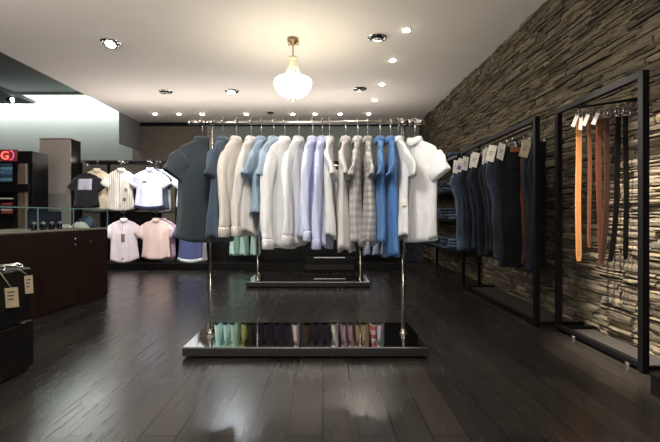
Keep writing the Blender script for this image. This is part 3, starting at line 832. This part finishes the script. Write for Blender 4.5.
jl = [ # y, denim, scale, rot, opts, label
 (5.55,'light',1.6,6,dict(violet=False),'faded light blue jeans at the far end of the wall frame'),
 (5.38,'mid',1.45,-4,dict(violet=True),'mid blue jeans with a violet card, second from the far end'),
 (5.19,'navy',1.5,8,dict(),'navy jeans with a white card, third from the far end'),
 (5.02,'indigo',1.4,4,dict(),'indigo jeans with a tilted white card, fourth from the far end'),
 (4.84,'navy',1.5,10,dict(),'dark navy jeans fifth from the far end, left of the brown-black pair'),
 (4.68,'brown',1.35,2,dict(),'brown-black jeans in the middle of the hanging row'),
 (4.52,'indigo',1.45,8,dict(),'indigo jeans just nearer than the brown-black pair'),
 (4.36,'greyb',1.6,-2,dict(),'wide blue-grey jeans with large back pocket and white card'),
 (4.24,'black',1.3,4,dict(patchm=M['rust'],card=True),'black jeans with a rust leather waist patch'),
 (4.12,'rust',.22,0,dict(card=False),'slim rust-coloured trousers squeezed between the dark jeans'),
 (4.03,'navy',.55,-3,dict(kraft=True),'navy jeans with a kraft card near the close post'),
 (3.92,'black',.62,6,dict(card=False),'plain black jeans closest to the near frame post'),
]
for i, (y, dn, ws, ro, kw, lab) in enumerate(jl):
    clip_hanger((JX+{9: .06, 10: .085, 11: .10}.get(i, 0), y, 1.812), rad(ro), 'clip hanger of '+lab, 'clip hangers on the wall frame')
    xo = {9: .06, 10: .085, 11: .10}.get(i, 0)
    jeans(lab, dn, 300+i, (JX+xo, y, 1.812-.135), rad(ro+(0,10,-6,8,-9,12,-4,6,0,0,0,0)[i]), ws, L=(1.14,1.10,1.13,1.08,1.15,1.12,1.06,1.14,1.2,1.16,1.22,1.17)[i], **kw)

# belts
def belt(label, mat, px, y, L, w=.036, curve=0, buckle=True, tagn=0, rot=0):
    # hangs on the slanting arm
    x = X_(px, y)
    t = thing('belt', label, 'belt', (x, y, 1.838), rad(rot), 'leather belts on the wall frame')
    n = 30; rings = []
    for i in range(n+1):
        q = i/n; zz = -.075-L*q; cx = curve*q**3 + .003*math.sin(q*7+px)
        wq = w/2 if q < .96 else w/2*(1-(q-.96)*8)
        rings.append([(cx-wq,-.002,zz),(cx+wq,-.002,zz),(cx+wq,.002,zz),(cx-wq,.002,zz)])
    st = obj('strap', MB().loft(rings), mat, t)
    hm = MB()
    for k in range(5): hm.box(curve*.6-.003, curve*.6+.003, -.0035, -.002, -.075-L*.86-.028*k-.003, -.075-L*.86-.028*k+.003)
    if abs(curve) < .01: obj('punch_hole_row', hm, M['blackl'], st)
    lp = MB(); lp.tube([(-w*.65,-.003,-.085),(-w*.65,-.010,-.03),(w*.65,-.010,-.03),(w*.65,-.003,-.085),(-w*.65,-.003,-.085)], .004, 8)
    bk = obj('buckle', lp, M['chrome'], t, True)
    obj('prong', MB().tube([(0,-.010,-.030),(0,-.006,-.09)], .0028, 6), M['chrome'], bk, True)
    hp = [(0,.004,-.035)]
    for k in range(10):
        a = -PI/2+(k/9)*1.3*PI; hp.append((0, .016*math.cos(a), .017+.018*math.sin(a)-.0))
    obj('hang_hook', MB().tube(hp, .0028, 6), M['chrome'], t, True)
    for k in range(tagn):
        co = obj('price_tag', MB().box(-.013,.013,-.0012,.0012,-.095,0), M['card'], t, label='white price tag')
        co.location = (-.02+.026*k, -.016-.01*k, -.05-.02*k); co.rotation_euler = (rad(-4), rad(22-16*k), rad(-10))
        obj('tag_string', MB().tube([(0,0,0),(.008,0,.02)], .0012, 5), M['card'], co)
    return t
belt('tan leather belt hanging leftmost on the frame', M['tan'], 578.5, 3.345, 1.13, .044, tagn=2)
belt('narrow brown leather belt second from the left', M['brownl'], 589.5, 3.305, 1.02, .028, tagn=1)
belt('chestnut leather belt with a white tag, third from the left', M['redl'], 599, 3.265, 1.15, .042, curve=.02, tagn=1)
belt('dark brown leather belt curling at its tip, fourth from the left', M['darkl'], 607, 3.235, 1.12, .04, curve=-.03)
belt('black leather belt with curved tip, second from the right', M['blackl'], 618, 3.20, 1.12, .042, curve=-.06)
belt('black leather belt hanging rightmost, closest to the stone', M['blackl'], 626, 3.17, 1.10, .04, curve=.0)

# low black box at the very right edge
t = thing('floor_box', 'low black floor box cut by the right edge', 'box', (2.03, 2.27, 0))
obj('box_body', MB().box(-.2,.26,-.1,.08,.0,.10), M['blackwood'], t, bevel=.004)
obj('box_lid', MB().box(-.205,.265,-.105,.085,.10,.115), M['black'], t, bevel=.003)

# ------------------------------------------------------------------ cash counter with glass showcase
t = thing('cash_counter', 'dark cherry wood cash counter topped by a glass showcase', 'counter', (-2.68, 5.23, 0), rad(-5.4))
# local: face along -y direction at x = 0 ; body towards -x
CL = 2.35; CW = .75; TOP = .845
def gx(): pass
obj('counter_body', MB().box(-CW,-.018,-CL,0,.0,TOP-.02), M['cherry'], t, bevel=.003)
segs = [-.0,-.52,-1.10,-1.68,-2.34]
for i in range(4):
    obj('front_panel', MB().box(-.018,.0,segs[i+1]+.003,segs[i]-.003,.01,TOP-.022), M['cherry'], t, bevel=.002)
for (yy, zz) in ((-.62,.735),(-.62,.675),(-.36,.69)):
    obj('knob', MB().tube([(0,yy,zz),(.012,yy,zz),(.02,yy,zz),(.026,yy,zz)], [.006,.007,.013,.009], 10), M['chrome'], t, True)
obj('showcase_base', MB().box(-CW,.004,-CL,.004,TOP-.016,TOP), M['taupe'], t, bevel=.002, label='pale showcase floor strip')
GT = 1.075
g = MB()
g.box(-.008,-.002,-CL+.01,-.01,TOP,GT-.008); g.box(-CW+.004,-CW+.01,-CL+.01,-.01,TOP,GT-.008)
g.box(-CW+.01,-.008,-.014,-.008,TOP,GT-.008)
obj('glass_side', g, M['glass'], t)
obj('glass_top', MB().box(-CW,0,-CL,0,GT-.008,GT), M['glass'], t)
ge = MB()
ge.box(-.001,.003,-CL,0,GT-.009,GT+.001); ge.box(-CW-.003,.003,-.001,.004,GT-.009,GT+.001); ge.box(-CW-.003,-CW+.001,-CL,0,GT-.009,GT+.001)
obj('glass_top_edge', ge, M['glassedge'], t)
for yy in (-.004,-.62,-1.13):
    obj('glass_post', MB().box(-.007,.003,yy-.006,yy+.004,TOP,GT-.008), M['glassedge'], t)
for yy in (-.30,-1.13):
    pass
ct = Matrix.Translation((-2.68,5.23,0)) @ Matrix.Rotation(rad(-5.4), 4, 'Z')
def cl(x, y, z): return tuple(ct @ Vector((x, y, z)))
# display dark back case inside showcase (part) and items inside (things)
obj('navy_backdrop', MB().box(-.60,-.585,-.56,-.04,TOP,GT-.03), simple('navy_velvet', (.012,.018,.04), .9, var=.2), t)
obj('navy_backdrop', MB().box(-.60,-.585,-2.2,-1.2,TOP,GT-.03), bpy.data.materials['navy_velvet'], t)
def cloth_heap(name, label, mat, loc, sx, sy, h, rot, seed):
    r = random.Random(seed); mb = MB(); n = 22; rings = []
    for (k, q) in ((1.0,0),(1.03,.18),(.92,.5),(.7,.8),(.4,.97),(.1,1.0)):
        row = []
        for j in range(n):
            u = 2*PI*j/n; c, s = math.cos(u), math.sin(u)
            f = k*(1+.14*math.sin(3*u+seed)+.08*math.sin(7*u+seed*2+q*3))
            row.append((sx*f*math.copysign(abs(c)**.7, c), sy*f*math.copysign(abs(s)**.7, s), h*q*(1+.18*math.sin(2*u+seed)*(k > .3))+(.0 if q == 0 else .004*math.sin(9*u))))
        rings.append(row)
    o = obj(name, mb.loft(rings), mat, None, True); o.location = loc; o.rotation_euler = (0,0,rot)
    return o
tag(cloth_heap('folded_scarf', 'folded blue denim item inside the glass showcase at its right end', DN['light'], cl(-.18,-.16,TOP+.001), .10,.075,.13,.3,3), 'folded blue cloth inside the glass showcase at its right end', 'clothing')
tag(cloth_heap('crumpled_shirt', '', FB['white'], cl(-.12,-.36,TOP+.001), .08,.09,.065,.1,5), 'crumpled white cloth inside the glass showcase left of the blue cloth', 'clothing')
tag(cloth_heap('folded_sock', '', FB['offw'], cl(-.20,-.48,TOP+.001), .05,.05,.045,.1,8), 'small grey white cloth bundle leftmost in the lit showcase section', 'clothing')
WT = ['first','second','third','fourth']
for k, yy in enumerate((-.62,-.74,-.86,-.98)):
    w_ = thing('wristwatch', f'small dark accessory on a stand inside the showcase, {WT[k]} from the right', 'watch', cl(-.14,yy-.03,TOP+.001), rad(-90-5), 'watches in the glass showcase')
    cu = MB()
    pts = [(-.026*math.cos(a), .022*math.sin(a)+.0, .032+.03*math.sin(a)) for a in [2*PI*j/16 for j in range(17)]]
    obj('strap', MB().tube([(p[0]*1.0, 0, .034+.032*math.sin(2*PI*j/16)) for j, p in enumerate(pts)], .008, 6), M['blackl'], w_, True)
    obj('watch_case', MB().tube([(0,-.012,.058),(0,-.002,.066),(0,.008,.074)], .017, 16), M['steel'], w_, True)
    obj('stand', MB().box(-.022,.022,-.02,.02,0,.012), M['blackwood'], w_)

# ------------------------------------------------------------------ behind the counter
t = thing('tall_cabinet', 'tall taupe cabinet with dark side standing behind the counter', 'cabinet', (X_(40,7.9), 7.9, 0))
cw = X_(71,7.9)-X_(40,7.9)
obj('cabinet_body', MB().box(.012,cw,0.01,.32,.0,Z_(138,7.9)-.02), M['blackwood'], t, bevel=.003)
obj('door', MB().box(0,cw,-.015,.01,.05,Z_(138,7.9)-.03), M['taupe'], t, bevel=.003)
obj('cabinet_top', MB().box(0,cw+.01,-.02,.33,Z_(138,7.9)-.02,Z_(138,7.9)), M['taupe'], t, bevel=.002)
x0, x1 = X_(12.5,7.0), X_(32,7.0)
t = thing('wardrobe', 'dark wardrobe with a narrow brown door left of the tall cabinet', 'cabinet', (x0, 7.0, 0))
W_ = x1-x0; H_ = Z_(151,7.0)
obj('wardrobe_body', MB().box(0,W_,.02,.42,0,H_), M['blackwood'], t, bevel=.004)
obj('door_frame', MB().box(0,W_,0,.02,H_-.20,H_), M['black'], t)
obj('door', MB().box(.09,W_*.62,-.005,.02,.05,H_-.21), M['doorwood'], t, bevel=.002)
obj('door', MB().box(W_*.64,W_*.76,-.005,.02,.05,H_-.21), M['taupe'], t, bevel=.002)
obj('door_handle', MB().box(W_*.57,W_*.59,-.02,-.005,.95,1.15), M['steel'], t)
obj('cross_beam', MB().box(.01,W_-.02,-.05,-.006,Z_(192,6.95),Z_(184,6.95)), M['blackwood'], t)
t = thing('shelf_unit', 'black shelf unit holding folded blue jeans at the left edge', 'shelf', (X_(12,6.95)-.01, 7.0, 0))
SW = .85
for zz in (.70, 1.02, 1.28, 1.56, 1.93):
    obj('shelf', MB().box(-SW,0,0,.40,zz-.025,zz), M['blackwood'], t)
obj('cross_beam', MB().box(-SW,-.0,-.05,-.001,Z_(192,6.95),Z_(184,6.95)), M['blackwood'], t)
obj('shelf_edge', MB().box(-SW,0,-.012,0,1.915,1.94), M['white'], t, label='thin white shelf edge')
obj('shelf_edge', MB().box(-SW,0,-.012,0,1.265,1.285), M['white'], t, label='thin white shelf edge')
for x in (-SW, -.02): obj('side_panel', MB().box(x,x+.02,0,.40,0,1.93), M['blackwood'], t)
obj('back_panel', MB().box(-SW+.02,-.02,.38,.40,0,1.93), M['blackwood'], t)
bl = [simple('bright_blue_denim', (.10,.26,.44), .85, var=.25), simple('sky_blue_denim', (.16,.36,.52), .85, var=.25), simple('dark_denim_fold', (.04,.10,.18), .85, var=.3)]
for j in range(5):
    o = obj('folded_jeans', folded(bl[(j+1)%3], 50+j), None)
    o.scale = (1, 1, 1.5)
    o.location = (X_(3.5,6.95)-.02+.01*(j%2), 7.18, 1.562+j*.063); 
    tag(o, f'bright blue folded jeans on the left shelf, {["bottom","second from bottom","middle","second from top","topmost"][j]} of the pile', 'jeans', 'blue jeans on the left shelf')
redw = simple('red_cloth', (.45,.06,.06), .85, var=.2)
for j in range(4):
    o = obj('folded_shirt', folded([redw, M['card'], FB['blackt'], redw][j], 70+j), None)
    o.location = (X_(3.5,6.95), 7.18, 1.023+j*.047)
    tag(o, f'{["red","white","black","dark red"][j]} folded shirt on the left shelf below the beam', 'shirt', 'folded shirts on the left shelf')
# neon sign on the shelf unit
t = thing('neon_sign', 'red glowing neon sign reading G above the blue folded jeans', 'sign', (X_(0,6.9), 6.93, Z_(161.5,6.93)))
obj('sign_board', MB().box(-.3,X_(15.5,6.93)-X_(0,6.93),.0,.03,.0,.20), M['signback'], t, bevel=.004)
cu = bpy.data.curves.new('glow_letter', 'FONT'); cu.body = 'G'; cu.size = .19; cu.extrude = .006; cu.bevel_depth = .002
tmp = bpy.data.objects.new('tmp_letter', cu); C.objects.link(tmp)
dg = bpy.context.evaluated_depsgraph_get(); dg.update()
me = bpy.data.meshes.new_from_object(tmp.evaluated_get(dg)); bpy.data.objects.remove(tmp)
me.materials.clear(); me.materials.append(M['neon'])
lt = obj('glow_letter', me, None, t); lt.rotation_euler = (rad(90),0,0); lt.location = (-.005,-.012,.035)
a_ = MB()
a_.tube([(.155+.055*math.sin(u),-.012,.10+.075*math.cos(u)) for u in [PI*k/12 for k in range(13)]], .008, 8)
obj('neon_curve', a_, M['neonpink'], t, True)
t = thing('bullet_spotlight', 'added black spotlight on the dark upper ceiling, unseen above the view', 'ceiling light', (-5.0, 6.1, 4.0))  # unseen lamp added to light the tall cabinet's front
obj('lamp_stem', MB().lathe([(.012,0),(.012,-.10)], seg=8), M['black'], t, True)
obj('lamp_body', MB().tube([(0,-.08,-.08),(0,.06,-.16)], [.04,.055], 14), M['black'], t, True)
obj('lens', MB().tube([(0,.06,-.16),(0,.075,-.17)], [.05,.03], 14), M['bulb'], t, True)
lo = lamp('SPOT', 'added_spot_glow', (-5.0, 6.22, 3.78), 75, (1,.93,.86), spot_size=rad(60), spot_blend=.7, shadow_soft_size=.05)
aim(lo, (-5.0, 7.9, 1.5))
# bullet lamp under the soffit
t = thing('bullet_spotlight', 'small bluish white spotlight under the dark soffit at upper left', 'ceiling light', (X_(12,9.3), 9.3, 3.62))
obj('lamp_stem', MB().lathe([(.012,0),(.012,-.06)], seg=8), M['black'], t, True)
obj('lamp_body', MB().tube([(-.10,0,-.07),(.02,-.02,-.08)], [.04,.055], 14), M['black'], t, True)
obj('lens', MB().tube([(.02,-.02,-.08),(.045,-.025,-.083)], [.052,.03], 14), M['coolbulb'], t, True)

# ------------------------------------------------------------------ black cabinet at the near left with trouser hangers
t = thing('low_cabinet', 'low black cabinet cut by the left edge in the foreground', 'cabinet', (-1.89, 2.745, 0))
obj('cabinet_body', MB().box(-.8,-.02,-1.2,-.02,.0,.66), M['blackwood'], t, bevel=.004)
obj('lower_drawer', MB().box(-.02,.0,-1.2,0,.02,.315), M['blackwood'], t, bevel=.004)
obj('upper_drawer', MB().box(-.02,-.008,-1.2,-.012,.325,.655), M['blackwood'], t, bevel=.004)
obj('back_panel', MB().box(-.8,-.02,-.02,0,.02,.655), M['blackwood'], t, bevel=.004)
obj('drawer_latch', MB().box(-.012,.006,-.12,-.04,.316,.326), M['chrome'], t, bevel=.002)
def wire_hanger(loc, rotz, label, tagloc, taglen, wd):
    t = thing('trouser_hanger', label, 'hanger', loc, rotz, 'chrome hangers lying on the black cabinet')
    for dy, zz in ((-.035,.006),(.035,.006)):
        obj('wire_arm', MB().tube([(-.30,dy,zz),(-.06,dy,zz+.01),(.0,dy*.9,zz+.02)], .006, 8), M['chrome'], t, True)
    obj('end_clip', MB().tube([(-.10,-.05,.018),(.0,-.048,.030),(.035,-.03,.022),(.05,.0,.008),(.035,.03,.022),(.0,.048,.03),(-.10,.05,.018),(-.14,0,.014),(-.10,-.05,.018)], .0065, 8), M['chrome'], t, True)
    obj('tag_string', MB().tube([(.03,-.02,.02),(.05,-.022,.0),(tagloc[0],tagloc[1],tagloc[2])], .002, 6), M['kraft'], t, True)
    tg = obj('price_tag', MB().box(-.0012,.0012,-wd,wd,-taglen,0), M['kraft'], t, label='tan kraft price tag', bevel=.0005)
    tg.location = tagloc; tg.rotation_euler = (rad(3), rad(2), rad(-62))
    pr = MB()
    for j in range(3): pr.box(.0012,.002,-wd*.6,wd*.5-.004*j,-.03-.022*j,-.022-.022*j)
    obj('tag_print', pr, M['ink'], tg)
    return t
wire_hanger((-1.94, 2.63, .66), rad(6), 'chrome trouser hanger on the black cabinet with the smaller tan tag', (.072,.03,-.045), .115, .022)
wire_hanger((-1.95, 2.50, .66), rad(-4), 'chrome trouser hanger on the black cabinet with the wider tan tag', (.082,.02,-.095), .12, .033)

# ------------------------------------------------------------------ world, camera, view
w = bpy.data.worlds.new('World'); bpy.context.scene.world = w; w.use_nodes = True
w.node_tree.nodes['Background'].inputs[0].default_value = (.5,.5,.5,1); w.node_tree.nodes['Background'].inputs[1].default_value = .0
cam = bpy.data.cameras.new('Camera'); co = bpy.data.objects.new('Camera', cam); C.objects.link(co)
co.location = (0,0,CAMZ); co.rotation_euler = (rad(90),0,0)
cam.sensor_width = 36; cam.lens = F*36/660; cam.clip_start = .05
cam.shift_x = 7/660; cam.shift_y = -6/660
sc = bpy.context.scene; sc.camera = co
sc.view_settings.view_transform = 'Standard'; sc.view_settings.look = 'None'; sc.view_settings.gamma = 1; sc.view_settings.use_curve_mapping = False
sc.view_settings.exposure = 0.75
